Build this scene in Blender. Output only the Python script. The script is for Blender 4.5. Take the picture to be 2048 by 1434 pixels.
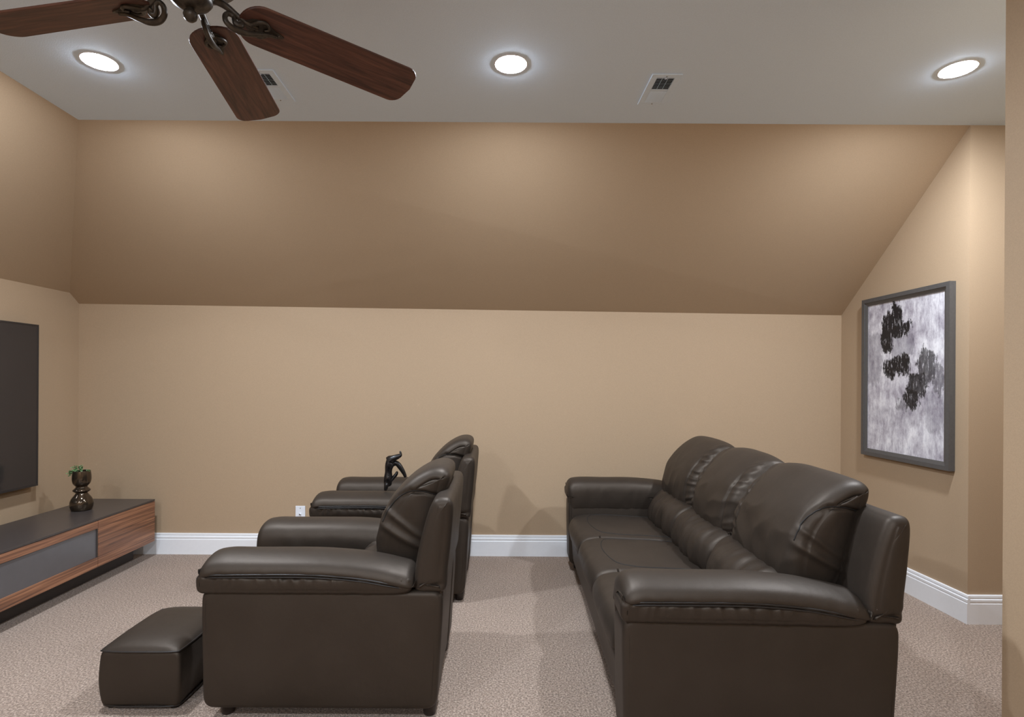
import bpy, bmesh, math, random
import numpy as np
from mathutils import Vector, Matrix, noise
from mathutils.bvhtree import BVHTree

for o in list(bpy.data.objects):
    bpy.data.objects.remove(o)
scene = bpy.context.scene
COL = scene.collection
random.seed(7)
R = math.radians

# ------------------------------------------------------------------ camera
EYE = 1.25
cd = bpy.data.cameras.new('camera')
cam = bpy.data.objects.new('camera', cd)
COL.objects.link(cam)
cd.sensor_fit = 'HORIZONTAL'
cd.sensor_width = 36.0
FPX = 1100.0
cd.lens = FPX * 36.0 / 2048.0
cd.shift_x = (1024 - 996) / 2048.0
cd.shift_y = (764 - 717) / 2048.0
cd.clip_start = 0.02
cam.location = (0, 0, EYE)
cam.rotation_euler = (R(90), 0, 0)
cam.rotation_mode = 'XYZ'
cam.matrix_world = Matrix.Translation((0, 0, EYE)) @ Matrix.Rotation(R(90), 4, 'X') @ Matrix.Rotation(R(0.35), 4, 'Z')
scene.camera = cam

# ------------------------------------------------------------------ world, exposure
w = bpy.data.worlds.new('world')
scene.world = w
w.use_nodes = True
w.node_tree.nodes['Background'].inputs[0].default_value = (0.75, 0.85, 1.0, 1)
w.node_tree.nodes['Background'].inputs[1].default_value = 0.3
vs = scene.view_settings
vs.view_transform = 'Standard'
vs.look = 'None'
vs.gamma = 1.0
vs.use_curve_mapping = False
vs.exposure = 3.0
LAMP = 134.0            # radiance of the downlight lenses

try:                   # calmer sampling: no fireflies from the polished metal
    scene.cycles.caustics_reflective = False
    scene.cycles.caustics_refractive = False
    scene.cycles.sample_clamp_indirect = 4.0
except Exception:
    pass

# ------------------------------------------------------------------ helpers
def tag(o, label=None, cat=None, group=None, kind=None):
    if label: o['label'] = label
    if cat: o['category'] = cat
    if group: o['group'] = group
    if kind: o['kind'] = kind
    return o

def empty(name, loc=(0, 0, 0), rz=0.0, label=None, cat=None, group=None):
    o = bpy.data.objects.new(name, None)
    COL.objects.link(o)
    o.empty_display_size = 0.05
    o.location = loc
    o.rotation_euler = (0, 0, rz)
    return tag(o, label, cat, group)

def link(name, me, mat, parent=None, smooth=True):
    o = bpy.data.objects.new(name, me)
    COL.objects.link(o)
    if mat is not None:
        me.materials.clear()
        me.materials.append(mat)
    if smooth:
        me.polygons.foreach_set('use_smooth', [True] * len(me.polygons))
    if parent is not None:
        o.parent = parent
    return o

def mesh_from(verts, faces):
    me = bpy.data.meshes.new('m')
    me.from_pydata([tuple(v) for v in verts], [], faces)
    bm = bmesh.new()
    bm.from_mesh(me)
    bmesh.ops.recalc_face_normals(bm, faces=bm.faces)
    bm.to_mesh(me)
    bm.free()
    me.update()
    return me

def copy_tree(o, parent=None):
    c = o.copy()
    COL.objects.link(c)
    c.parent = parent
    for ch in list(o.children):
        copy_tree(ch, c)
    return c

def boxes_mesh(boxes, bevel=0.0, seg=2):
    bm = bmesh.new()
    for (x0, x1, y0, y1, z0, z1) in boxes:
        m = Matrix.Translation(((x0+x1)/2, (y0+y1)/2, (z0+z1)/2)) @ Matrix.Diagonal((abs(x1-x0), abs(y1-y0), abs(z1-z0), 1))
        bmesh.ops.create_cube(bm, size=1.0, matrix=m)
    if bevel > 0:
        bmesh.ops.bevel(bm, geom=list(bm.edges), offset=bevel, segments=seg, profile=0.5, affect='EDGES', clamp_overlap=True)
    me = bpy.data.meshes.new('m')
    bm.to_mesh(me)
    bm.free()
    return me

def box(name, b, mat, parent=None, bevel=0.0, seg=2, smooth=False):
    return link(name, boxes_mesh([b], bevel, seg), mat, parent, smooth)

def poly_prism(name, pts, axis, a0, a1, mat, parent=None, bevel=0.0):
    """pts: 2-D polygon, extruded along axis from a0 to a1"""
    n = len(pts)
    def P(p, a):
        if axis == 'x': return (a, p[0], p[1])
        if axis == 'y': return (p[0], a, p[1])
        return (p[0], p[1], a)
    v = [P(p, a0) for p in pts] + [P(p, a1) for p in pts]
    f = [tuple(range(n)), tuple(range(2*n-1, n-1, -1))]
    for i in range(n):
        j = (i+1) % n
        f.append((i, j, n+j, n+i))
    me = mesh_from(v, f)
    if bevel:
        bm = bmesh.new(); bm.from_mesh(me)
        bmesh.ops.bevel(bm, geom=list(bm.edges), offset=bevel, segments=2, profile=0.5, affect='EDGES', clamp_overlap=True)
        bm.to_mesh(me); bm.free()
    return link(name, me, mat, parent, False)

def lathe(name, prof, mat, parent=None, n=40, loc=(0, 0, 0), smooth=True, caps=True):
    v, f = [], []
    k = len(prof)
    for i in range(n):
        a = 2*math.pi*i/n
        for (r, z) in prof:
            v.append((loc[0]+r*math.cos(a), loc[1]+r*math.sin(a), loc[2]+z))
    for i in range(n):
        j = (i+1) % n
        for q in range(k-1):
            f.append((i*k+q, j*k+q, j*k+q+1, i*k+q+1))
    if caps and prof[0][0] > 1e-5: f.append(tuple(i*k for i in range(n)))
    if caps and prof[-1][0] > 1e-5: f.append(tuple(i*k+k-1 for i in range(n)))
    me = mesh_from(v, f)
    bm = bmesh.new(); bm.from_mesh(me)
    bmesh.ops.remove_doubles(bm, verts=bm.verts, dist=1e-5)
    bmesh.ops.recalc_face_normals(bm, faces=bm.faces)
    bm.to_mesh(me); bm.free()
    o = link(name, me, mat, parent, smooth)
    return o

def catmull(pts, n, closed=False):
    P = np.array(pts, float)
    m = len(P)
    out = []
    segs = m if closed else m-1
    per = 16
    for i in range(segs):
        if closed:
            p0, p1, p2, p3 = P[(i-1) % m], P[i], P[(i+1) % m], P[(i+2) % m]
        else:
            p0, p1, p2, p3 = P[max(i-1, 0)], P[i], P[i+1], P[min(i+2, m-1)]
        for q in range(per):
            t = q/per
            out.append(0.5*((2*p1)+(-p0+p2)*t+(2*p0-5*p1+4*p2-p3)*t*t+(-p0+3*p1-3*p2+p3)*t**3))
    if not closed: out.append(P[-1])
    return resample(np.array(out), n, closed)

def resample(Q, n, closed):
    if closed: Q = np.vstack([Q, Q[:1]])
    d = np.r_[0, np.cumsum(np.linalg.norm(np.diff(Q, axis=0), axis=1))]
    t = np.linspace(0, d[-1], n+1)[:-1] if closed else np.linspace(0, d[-1], n)
    return np.stack([np.interp(t, d, Q[:, c]) for c in range(Q.shape[1])], 1)

def round_poly(pts, rad, n):
    P = [np.array(p, float) for p in pts]
    m = len(P)
    out = []
    for i in range(m):
        r = rad[i] if isinstance(rad, (list, tuple)) else rad
        a, b, c = P[i-1], P[i], P[(i+1) % m]
        u = (a-b); lu = np.linalg.norm(u); u = u/lu
        v = (c-b); lv = np.linalg.norm(v); v = v/lv
        d = min(r, lu*0.48, lv*0.48)
        s, e = b+u*d, b+v*d
        for q in range(9):
            t = q/8
            out.append((1-t)**2*s+2*t*(1-t)*b+t*t*e)
    return resample(np.array(out), n, True)

def tube_mesh(pts, rad, n=10, closed=False, flat=1.0):
    P = [Vector(p) for p in pts]
    m = len(P)
    rr = rad if isinstance(rad, (list, tuple, np.ndarray)) else [rad]*m
    T = []
    for i in range(m):
        a = P[(i-1) % m] if closed or i > 0 else P[0]
        b = P[(i+1) % m] if closed or i < m-1 else P[m-1]
        T.append((b-a).normalized())
    up = Vector((0, 0, 1))
    if abs(T[0].dot(up)) > 0.95: up = Vector((1, 0, 0))
    N = (up - T[0]*T[0].dot(up)).normalized()
    v, f = [], []
    for i in range(m):
        N = (N - T[i]*T[i].dot(N))
        N.normalize()
        B = T[i].cross(N)
        for q in range(n):
            a = 2*math.pi*q/n
            v.append(P[i] + (N*math.cos(a)*flat + B*math.sin(a))*rr[i])
    for i in range(m if closed else m-1):
        j = (i+1) % m
        for q in range(n):
            p = (q+1) % n
            f.append((i*n+q, i*n+p, j*n+p, j*n+q))
    if not closed:
        f.append(tuple(range(n)))
        f.append(tuple((m-1)*n+q for q in range(n)))
    return mesh_from(v, f)

def tube(name, pts, rad, mat, parent=None, n=10, closed=False, flat=1.0):
    return link(name, tube_mesh(pts, rad, n, closed, flat), mat, parent)

def puffy(name, prof, y0, y1, r, mat, parent=None, end_bulge=0.0, fat=0.0, nlen=24, cap=10, deform=None, disp=None):
    """soft upholstered solid: closed side profile (x,z) swept from y0 to y1 with rounded rims and puffed ends"""
    prof = np.array(prof, float)
    n = len(prof)
    tn = np.roll(prof, -1, 0) - np.roll(prof, 1, 0)
    nr = np.stack([tn[:, 1], -tn[:, 0]], 1)
    nr /= np.linalg.norm(nr, axis=1)[:, None] + 1e-12
    area = 0.5*np.sum(prof[:, 0]*np.roll(prof[:, 1], -1) - np.roll(prof[:, 0], -1)*prof[:, 1])
    if area < 0: nr = -nr
    # start the outline at the tip of its long axis so the ends can be laddered across
    ax = int(np.argmax(prof.max(0)-prof.min(0)))
    sh = int(np.argmin(prof[:, ax]))
    prof, nr = np.roll(prof, -sh, 0), np.roll(nr, -sh, 0)
    rings = []
    inner = prof - nr*r
    for th in np.linspace(0, math.pi/2, 8):
        rings.append((prof - nr*r*(1-math.sin(th)), y0 + r*(1-math.cos(th))))
    for t in np.linspace(0, 1, nlen+1)[1:]:
        rings.append((prof + nr*fat*4*t*(1-t), y0+r+(y1-y0-2*r)*t))
    for th in np.linspace(math.pi/2, 0, 8)[1:]:
        rings.append((prof - nr*r*(1-math.sin(th)), y1 - r*(1-math.cos(th))))
    v = []
    for q, y in rings:
        v += [(p[0], y, p[1]) for p in q]
    f = []
    k = len(rings)
    for a in range(k-1):
        b0, b1 = a*n, (a+1)*n
        for i in range(n):
            j = (i+1) % n
            f.append((b0+i, b1+i, b1+j, b0+j))
    h = n//2
    for base, yy, e_ in ((0, y0, -1), ((k-1)*n, y1, 1)):
        rows = [[base]*(cap+1)]
        for i in range(1, h):
            row = [base+i]
            for j in range(1, cap):
                t = j/cap
                p = inner[i]*(1-t) + inner[n-i]*t
                bul = end_bulge*(4*t*(1-t))**0.8*math.sin(math.pi*i/h)**0.8
                row.append(len(v))
                v.append((p[0], yy+e_*bul, p[1]))
            row.append(base+n-i)
            rows.append(row)
        rows.append([base+h]*(cap+1))
        for i in range(h):
            for j in range(cap):
                q = [rows[i][j], rows[i][j+1], rows[i+1][j+1], rows[i+1][j]]
                u = []
                for x_ in q:
                    if x_ not in u: u.append(x_)
                if len(u) > 2: f.append(tuple(u))
    if deform: v = [deform(*p) for p in v]
    me = mesh_from(v, f)
    if disp:
        co = np.empty(len(me.vertices)*3); me.vertices.foreach_get('co', co)
        no = np.empty(len(me.vertices)*3); me.vertex_normals.foreach_get('vector', no)
        co = co.reshape(-1, 3); no = no.reshape(-1, 3)
        d = np.array([disp(c, q) for c, q in zip(co, no)])
        co = co + no*d[:, None]
        me.vertices.foreach_set('co', co.ravel())
        me.update()
    return link(name, me, mat, parent)

def fnoise(x, y, z):
    return noise.noise(Vector((x, y, z)))

# ------------------------------------------------------------------ materials
def new_mat(name):
    m = bpy.data.materials.new(name)
    m.use_nodes = True
    nt = m.node_tree
    b = nt.nodes['Principled BSDF']
    return m, nt, b

def N(nt, typ, **kw):
    n = nt.nodes.new(typ)
    for k, v in kw.items():
        if k.startswith('i_'):
            key = k[2:]
            n.inputs[int(key) if key.isdigit() else key].default_value = v
        else:
            setattr(n, k, v)
    return n

def ramp(nt, stops, interp='LINEAR'):
    n = nt.nodes.new('ShaderNodeValToRGB')
    e = n.color_ramp
    e.interpolation = interp
    while len(e.elements) < len(stops): e.elements.new(0.5)
    for q, (p, c) in zip(e.elements, stops):
        q.position = p
        q.color = (c[0], c[1], c[2], 1) if not isinstance(c, (int, float)) else (c, c, c, 1)
    return n

def srgb(r, g, b):
    f = lambda c: (c/255/12.92) if c/255 <= 0.04045 else ((c/255+0.055)/1.055)**2.4
    return (f(r), f(g), f(b))

def coords(nt, scale=(1, 1, 1), rot=(0, 0, 0)):
    tc = nt.nodes.new('ShaderNodeTexCoord')
    mp = nt.nodes.new('ShaderNodeMapping')
    mp.inputs['Scale'].default_value = scale
    mp.inputs['Rotation'].default_value = rot
    nt.links.new(tc.outputs['Object'], mp.inputs['Vector'])
    return mp.outputs['Vector']

def simple(name, col, rough=0.5, metal=0.0, bump=0.0, bscale=200.0, vary=0.0, spec=0.5, bdist=0.001):
    m, nt, b = new_mat(name)
    b.inputs['Roughness'].default_value = rough
    b.inputs['Metallic'].default_value = metal
    b.inputs['Specular IOR Level'].default_value = spec
    vec = coords(nt)
    tx = N(nt, 'ShaderNodeTexNoise', i_Scale=bscale, i_Detail=3.0)
    nt.links.new(vec, tx.inputs['Vector'])
    lo = [c*(1-vary) for c in col]; hi = [min(1, c*(1+vary)) for c in col]
    rp = ramp(nt, [(0.3, lo), (0.7, hi)])
    nt.links.new(tx.outputs['Fac'], rp.inputs['Fac'])
    nt.links.new(rp.outputs['Color'], b.inputs['Base Color'])
    if bump:
        bp = N(nt, 'ShaderNodeBump', i_Strength=bump, i_Distance=bdist)
        nt.links.new(tx.outputs['Fac'], bp.inputs['Height'])
        nt.links.new(bp.outputs['Normal'], b.inputs['Normal'])
    return m

WALLC = (0.432, 0.311, 0.198)
M_wall = simple('wall_paint', WALLC, 0.62, bump=0.25, bscale=260, vary=0.045, spec=0.3)
M_ceil = simple('ceiling_paint', (0.74, 0.85, 0.96), 0.85, bump=0.3, bscale=240, vary=0.03, spec=0.2)
M_trim = simple('trim_paint', (0.88, 0.89, 0.90), 0.35, bscale=60, vary=0.01)
M_white = simple('white_plastic', (0.80, 0.82, 0.85), 0.35, bscale=60, vary=0.01)
M_ventw = simple('vent_enamel', (0.72, 0.84, 0.96), 0.5, bscale=80, vary=0.02)
M_dark = simple('hole_shade_black', (0.008, 0.007, 0.006), 0.8, bscale=80, vary=0.1)  # near-black colour painted in for the shade inside openings
M_steel = simple('screw_steel', (0.35, 0.35, 0.34), 0.4, metal=1.0, bscale=90, vary=0.05)
M_bronze = simple('aged_bronze', (0.060, 0.048, 0.036), 0.42, metal=0.55, bump=0.3, bscale=70, vary=0.35)
M_vase = simple('polished_bronze_glaze', (0.085, 0.062, 0.042), 0.12, metal=0.75, bscale=20, vary=0.1)
M_black = simple('black_lacquer', (0.008, 0.007, 0.007), 0.25, bump=0.5, bscale=120, vary=0.3, bdist=0.002)
M_graph = simple('graphite_lacquer', (0.058, 0.048, 0.044), 0.33, bscale=30, vary=0.04)
M_plinth = simple('plinth_lacquer', (0.050, 0.040, 0.036), 0.5, bscale=30, vary=0.05)
M_glass = simple('smoked_glass_panel', (0.115, 0.108, 0.110), 0.22, bscale=15, vary=0.03)
M_tvbody = simple('tv_plastic', (0.030, 0.025, 0.023), 0.4, bscale=50, vary=0.05)
M_screen = simple('tv_screen_glass', (0.036, 0.030, 0.028), 0.10, bscale=5, vary=0.02)
M_frame = simple('frame_grey', (0.085, 0.080, 0.076), 0.45, bscale=70, vary=0.08)
M_soil = simple('soil', (0.02, 0.014, 0.01), 0.9, bscale=120, vary=0.4)
M_leaf = simple('leaf_green', (0.16, 0.28, 0.11), 0.5, bscale=60, vary=0.6)
M_leg = simple('leg_dark_wood', (0.020, 0.014, 0.011), 0.35, bscale=50, vary=0.3)
M_pipe = simple('leather_piping', (0.016, 0.013, 0.0115), 0.42, bscale=200, vary=0.1)
M_seam = simple('seam_thread', (0.008, 0.007, 0.006), 0.7, bscale=200, vary=0.1)

def leather():
    m, nt, b = new_mat('dark_brown_leather')
    vec = coords(nt)
    big = N(nt, 'ShaderNodeTexNoise', i_Scale=6.0, i_Detail=4.0)
    nt.links.new(vec, big.inputs['Vector'])
    rp = ramp(nt, [(0.3, (0.0215, 0.0165, 0.0128)), (0.7, (0.027, 0.021, 0.0165))])
    nt.links.new(big.outputs['Fac'], rp.inputs['Fac'])
    nt.links.new(rp.outputs['Color'], b.inputs['Base Color'])
    vo = N(nt, 'ShaderNodeTexVoronoi', i_Scale=420.0)
    nt.links.new(vec, vo.inputs['Vector'])
    soft = N(nt, 'ShaderNodeTexNoise', i_Scale=22.0, i_Detail=4.0)
    nt.links.new(vec, soft.inputs['Vector'])
    b1 = N(nt, 'ShaderNodeBump', i_Strength=0.10, i_Distance=0.001)
    nt.links.new(vo.outputs['Distance'], b1.inputs['Height'])
    b2 = N(nt, 'ShaderNodeBump', i_Strength=0.10, i_Distance=0.01)
    nt.links.new(soft.outputs['Fac'], b2.inputs['Height'])
    nt.links.new(b1.outputs['Normal'], b2.inputs['Normal'])
    nt.links.new(b2.outputs['Normal'], b.inputs['Normal'])
    b.inputs['Roughness'].default_value = 0.50
    b.inputs['Specular IOR Level'].default_value = 0.46
    b.inputs['Specular Tint'].default_value = (1.0, 0.82, 0.66, 1)
    return m
M_leather = leather()

def carpet():
    m, nt, b = new_mat('beige_carpet')
    vec = coords(nt)
    a = N(nt, 'ShaderNodeTexNoise', i_Scale=130.0, i_Detail=3.0, i_Roughness=0.7)
    c = N(nt, 'ShaderNodeTexNoise', i_Scale=2.2, i_Detail=3.0)
    vo = N(nt, 'ShaderNodeTexVoronoi', i_Scale=190.0)
    for q in (a, c, vo): nt.links.new(vec, q.inputs['Vector'])
    rp = ramp(nt, [(0.30, (0.105, 0.075, 0.055)), (0.5, (0.335, 0.248, 0.190)), (0.70, (0.66, 0.52, 0.415))])
    nt.links.new(a.outputs['Fac'], rp.inputs['Fac'])
    r2 = ramp(nt, [(0.3, (0.90, 0.90, 0.90)), (0.7, (1.0, 1.0, 1.0))])
    nt.links.new(c.outputs['Fac'], r2.inputs['Fac'])
    mx = N(nt, 'ShaderNodeMixRGB', blend_type='MULTIPLY', i_0=1.0)
    nt.links.new(rp.outputs['Color'], mx.inputs[1]); nt.links.new(r2.outputs['Color'], mx.inputs[2])
    nt.links.new(mx.outputs['Color'], b.inputs['Base Color'])
    b.inputs['Roughness'].default_value = 1.0
    b.inputs['Specular IOR Level'].default_value = 0.05
    b.inputs['Sheen Weight'].default_value = 0.15
    add = N(nt, 'ShaderNodeMath', operation='ADD')
    nt.links.new(a.outputs['Fac'], add.inputs[0]); nt.links.new(vo.outputs['Distance'], add.inputs[1])
    bp = N(nt, 'ShaderNodeBump', i_Strength=0.6, i_Distance=0.006)
    nt.links.new(add.outputs[0], bp.inputs['Height'])
    nt.links.new(bp.outputs['Normal'], b.inputs['Normal'])
    return m
M_carpet = carpet()

def wood(name, scale, c0, c1, c2, rough, fine=1.0):
    """grain stretched by per-axis scale (small number = along the grain)"""
    m, nt, b = new_mat(name)
    vec = coords(nt, scale)
    a = N(nt, 'ShaderNodeTexNoise', i_Scale=1.0, i_Detail=5.0, i_Roughness=0.62, i_Distortion=0.6)
    nt.links.new(vec, a.inputs['Vector'])
    rp = ramp(nt, [(0.32, c0), (0.5, c1), (0.66, c2)])
    nt.links.new(a.outputs['Fac'], rp.inputs['Fac'])
    nt.links.new(rp.outputs['Color'], b.inputs['Base Color'])
    b.inputs['Roughness'].default_value = rough
    bp = N(nt, 'ShaderNodeBump', i_Strength=0.08, i_Distance=0.002)
    nt.links.new(a.outputs['Fac'], bp.inputs['Height'])
    nt.links.new(bp.outputs['Normal'], b.inputs['Normal'])
    return m
M_cwood = wood('striped_walnut', (60, 1.6, 85), (0.085, 0.042, 0.028), (0.235, 0.105, 0.057), (0.40, 0.19, 0.10), 0.38)
M_fwood = wood('fan_blade_walnut', (5, 60, 60), (0.042, 0.018, 0.012), (0.095, 0.038, 0.024), (0.150, 0.062, 0.038), 0.48)

def emit(name, strength, col=(0.88, 0.97, 1.10)):
    m, nt, b = new_mat(name)
    b.inputs['Base Color'].default_value = (0.9, 0.9, 0.9, 1)
    b.inputs['Emission Color'].default_value = (*col, 1)
    b.inputs['Emission Strength'].default_value = strength
    return m
M_lamp = emit('lamp_lens', LAMP)

def canvas_mat(w_, h_):
    """abstract brushwork: pale lilac-grey ground with black and charcoal blots (object x to the right, z up)"""
    m, nt, b = new_mat('abstract_canvas')
    L = nt.links
    tc = N(nt, 'ShaderNodeTexCoord')
    def noise_(scale, detail=4.0, rough=0.6, stretch=(1, 1, 1)):
        mp = N(nt, 'ShaderNodeMapping'); mp.inputs['Scale'].default_value = stretch
        L.new(tc.outputs['Object'], mp.inputs['Vector'])
        q = N(nt, 'ShaderNodeTexNoise', i_Scale=scale, i_Detail=detail, i_Roughness=rough)
        L.new(mp.outputs['Vector'], q.inputs['Vector'])
        return q
    def math_(op, a, c=None, clamp=False):
        q = N(nt, 'ShaderNodeMath', operation=op); q.use_clamp = clamp
        for i, s in enumerate((a, c)):
            if s is None: continue
            if isinstance(s, (int, float)): q.inputs[i].default_value = s
            else: L.new(s, q.inputs[i])
        return q.outputs[0]
    sep = N(nt, 'ShaderNodeSeparateXYZ'); L.new(tc.outputs['Object'], sep.inputs[0])
    U = math_('DIVIDE', sep.outputs['X'], w_)
    V = math_('SUBTRACT', 1.0, math_('DIVIDE', sep.outputs['Z'], h_))
    wn = noise_(9.0, 6.0, 0.75, (1, 1, 0.55))
    wn2 = noise_(28.0, 5.0, 0.75, (1.6, 1, 0.5))
    ws = N(nt, 'ShaderNodeSeparateXYZ'); L.new(wn.outputs['Color'], ws.inputs[0])
    w2 = math_('MULTIPLY', math_('SUBTRACT', wn2.outputs['Fac'], 0.5), 0.16)
    U2 = math_('ADD', math_('ADD', U, math_('MULTIPLY', math_('SUBTRACT', ws.outputs['X'], 0.5), 0.26)), w2)
    V2 = math_('ADD', math_('ADD', V, math_('MULTIPLY', math_('SUBTRACT', ws.outputs['Y'], 0.5), 0.20)), w2)
    def blob(u, v, ru, rv, strength):
        du = math_('POWER', math_('ABSOLUTE', math_('DIVIDE', math_('SUBTRACT', U2, u), ru)), 3.0)
        dv = math_('POWER', math_('ABSOLUTE', math_('DIVIDE', math_('SUBTRACT', V2, v), rv)), 3.0)
        d = math_('SUBTRACT', 1.55, math_('ADD', du, dv))
        return math_('MULTIPLY', math_('MULTIPLY', d, 2.2, True), strength)
    blobs = [(.285, .20, .07, .115, 1.0), (.41, .135, .085, .105, 1.0), (.555, .19, .05, .05, .92), (.43, .435, .155, .06, 1.0), (.33, .47, .07, .03, .8),
             (.80, .43, .095, .10, .74), (.69, .555, .115, .075, .82), (.62, .645, .085, .05, .86), (.93, .52, .05, .08, .5), (.50, .68, .09, .025, .45)]
    tot = None
    for q in blobs:
        o = blob(*q)
        tot = o if tot is None else math_('MAXIMUM', tot, o)
    tot = math_('MULTIPLY', tot, math_('ADD', 0.74, math_('MULTIPLY', wn2.outputs['Fac'], 0.80)), True)
    grey = blob(.50, .31, .15, .06, .45)
    g2 = blob(.08, .36, .14, .16, .38)
    g3 = blob(.60, .75, .5, .05, .12)
    g4 = blob(.9, .72, .1, .12, .3)
    gt = math_('MAXIMUM', math_('MAXIMUM', grey, g2), math_('MAXIMUM', g3, g4))
    base = noise_(14.0, 8.0, 0.78, (1.2, 1, 0.6))
    strk = noise_(55.0, 6.0, 0.75, (1.4, 1, 0.28))
    spk = noise_(120.0, 3.0, 0.6, (1, 1, 0.7))
    bign = noise_(4.5, 3.0, 0.6)
    mixn = math_('ADD', math_('ADD', math_('MULTIPLY', base.outputs['Fac'], 0.5), math_('MULTIPLY', strk.outputs['Fac'], 0.2)), math_('MULTIPLY', bign.outputs['Fac'], 0.3))
    rp = ramp(nt, [(0.36, (0.13, 0.12, 0.15)), (0.44, (0.38, 0.35, 0.40)), (0.505, (0.60, 0.58, 0.62)), (0.585, (0.88, 0.87, 0.89))])
    L.new(mixn, rp.inputs['Fac'])
    m1 = N(nt, 'ShaderNodeMixRGB'); L.new(gt, m1.inputs[0]); L.new(rp.outputs['Color'], m1.inputs[1])
    m1.inputs[2].default_value = (0.10, 0.09, 0.12, 1)
    keep = math_('MULTIPLY', tot, math_('SUBTRACT', 1.0, math_('MULTIPLY', math_('GREATER_THAN', strk.outputs['Fac'], 0.58), 0.7)))
    m2 = N(nt, 'ShaderNodeMixRGB'); L.new(keep, m2.inputs[0]); L.new(m1.outputs['Color'], m2.inputs[1])
    m2.inputs[2].default_value = (0.006, 0.006, 0.009, 1)
    sp = math_('MULTIPLY', math_('GREATER_THAN', spk.outputs['Fac'], 0.70), 0.8)
    m3 = N(nt, 'ShaderNodeMixRGB'); L.new(sp, m3.inputs[0]); L.new(m2.outputs['Color'], m3.inputs[1])
    m3.inputs[2].default_value = (0.03, 0.03, 0.035, 1)
    L.new(m3.outputs['Color'], b.inputs['Base Color'])
    bp = N(nt, 'ShaderNodeBump', i_Strength=0.35, i_Distance=0.003)
    L.new(mixn, bp.inputs['Height']); L.new(bp.outputs['Normal'], b.inputs['Normal'])
    b.inputs['Roughness'].default_value = 0.50
    return m

# ------------------------------------------------------------------ room shell
XL, XR, YB = -3.02, 2.47, 3.96
ZC = 2.612                    # flat ceiling
ZKB0, ZKB1 = 1.795, 1.745     # knee of the back wall, left end and right end
ZKL = 1.86                    # knee of the left wall
YE = 2.885                    # where the back slope meets the flat ceiling
XE = -2.21                    # where the left slope meets the flat ceiling
YR = -3.0                     # wall behind the camera
XH = 3.4                      # end of the side passage
XN, YN = 1.563, 1.70          # outside corner of the near right wall
T = 0.12

def structure(name, verts, faces, mat, label, cat='wall'):
    o = link(name, mesh_from(verts, faces), mat, None, False)
    return tag(o, label, cat, kind='structure')

def slab(name, quad, off, mat, label, cat='wall'):
    """polygon given as the face seen from the room, thickened outward by off"""
    n = len(quad)
    v = list(quad) + [tuple(a+b for a, b in zip(p, off)) for p in quad]
    f = [tuple(range(n)), tuple(range(2*n-1, n-1, -1))] + [(i, (i+1) % n, n+(i+1) % n, n+i) for i in range(n)]
    return structure(name, v, f, mat, label, cat)

def zk(x): return ZKB0 + (ZKB1-ZKB0)*(x-XL)/(XR-XL)
# hip point: where left wall top, back slope and left slope meet
tt = (ZKL-ZKB0)/(ZC-ZKB0)
HIP = (XL, YB+(YE-YB)*tt, ZKL)
slab('floor', [(XL-T, YR-T, 0), (XH+T, YR-T, 0), (XH+T, YB+T, 0), (XL-T, YB+T, 0)], (0, 0, -0.1), M_carpet, 'beige cut pile carpet across the whole room', 'carpet')
LIGHTS = [(-1.717, 2.358), (0.047, 2.358), (1.978, 2.375), (-1.717, -0.55), (0.047, -0.55), (-1.717, -2.35), (0.047, -2.35)]  # those behind the camera are unseen, added as fill light
CAN_R = 0.0665
def ceiling_mesh():
    bm = bmesh.new()
    loops = [[(XE, YR), (XE, YE), (XH, YE), (XH, YR)]]
    for (x, y) in LIGHTS:
        loops.append([(x+CAN_R*math.cos(2*math.pi*k/40), y+CAN_R*math.sin(2*math.pi*k/40)) for k in range(40)])
    es = []
    for lp in loops:
        vv = [bm.verts.new((x, y, ZC)) for x, y in lp]
        es += [bm.edges.new((vv[i], vv[(i+1) % len(vv)])) for i in range(len(vv))]
    bmesh.ops.triangle_fill(bm, use_beauty=True, use_dissolve=False, edges=es)
    kill = [f for f in bm.faces if any((f.calc_center_median().xy-Vector(q)).length < CAN_R*0.98 for q in LIGHTS)]
    bmesh.ops.delete(bm, geom=kill, context='FACES_ONLY')
    r_ = bmesh.ops.extrude_face_region(bm, geom=list(bm.faces))
    for v in r_['geom']:
        if isinstance(v, bmesh.types.BMVert): v.co.z += 0.1
    bmesh.ops.recalc_face_normals(bm, faces=bm.faces)
    me = bpy.data.meshes.new('m'); bm.to_mesh(me); bm.free()
    return me
tag(link('ceiling', ceiling_mesh(), M_ceil, None, False), 'flat pale grey painted ceiling with three downlights', 'ceiling', kind='structure')
slab('wall_back', [(XL, YB, 0), (XR, YB, 0), (XR, YB, ZKB1), (XL, YB, ZKB0)], (0, T, 0), M_wall, 'low tan knee wall behind the armchairs')
slab('wall_back_slope', [(XL, YB, ZKB0), (XR, YB, ZKB1), (XR, YE, ZC), (XE, YE, ZC), HIP], (0, 0.09, 0.1), M_wall, 'tan sloped wall rising from knee wall to ceiling')
slab('wall_left', [(XL, YR, 0), (XL, YB, 0), (XL, YB, ZKB0), HIP, (XL, YR, ZKL)], (-T, 0, 0), M_wall, 'tan wall behind the television')
slab('wall_left_slope', [(XL, YR, ZKL), HIP, (XE, YE, ZC), (XE, YR, ZC)], (-0.09, 0, 0.1), M_wall, 'tan sloped wall above the television')
slab('wall_right', [(XR, YB, 0), (XR, YE, 0), (XR, YE, ZC), (XR, YB, ZKB1)], (T, 0, 0), M_wall, 'tan gable wall carrying the framed painting')
slab('wall_right_return', [(XR+T, YE, 0), (XH, YE, 0), (XH, YE, ZC), (XR+T, YE, ZC)], (0, T, 0), M_wall, 'short tan wall turning into the side passage')
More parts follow.
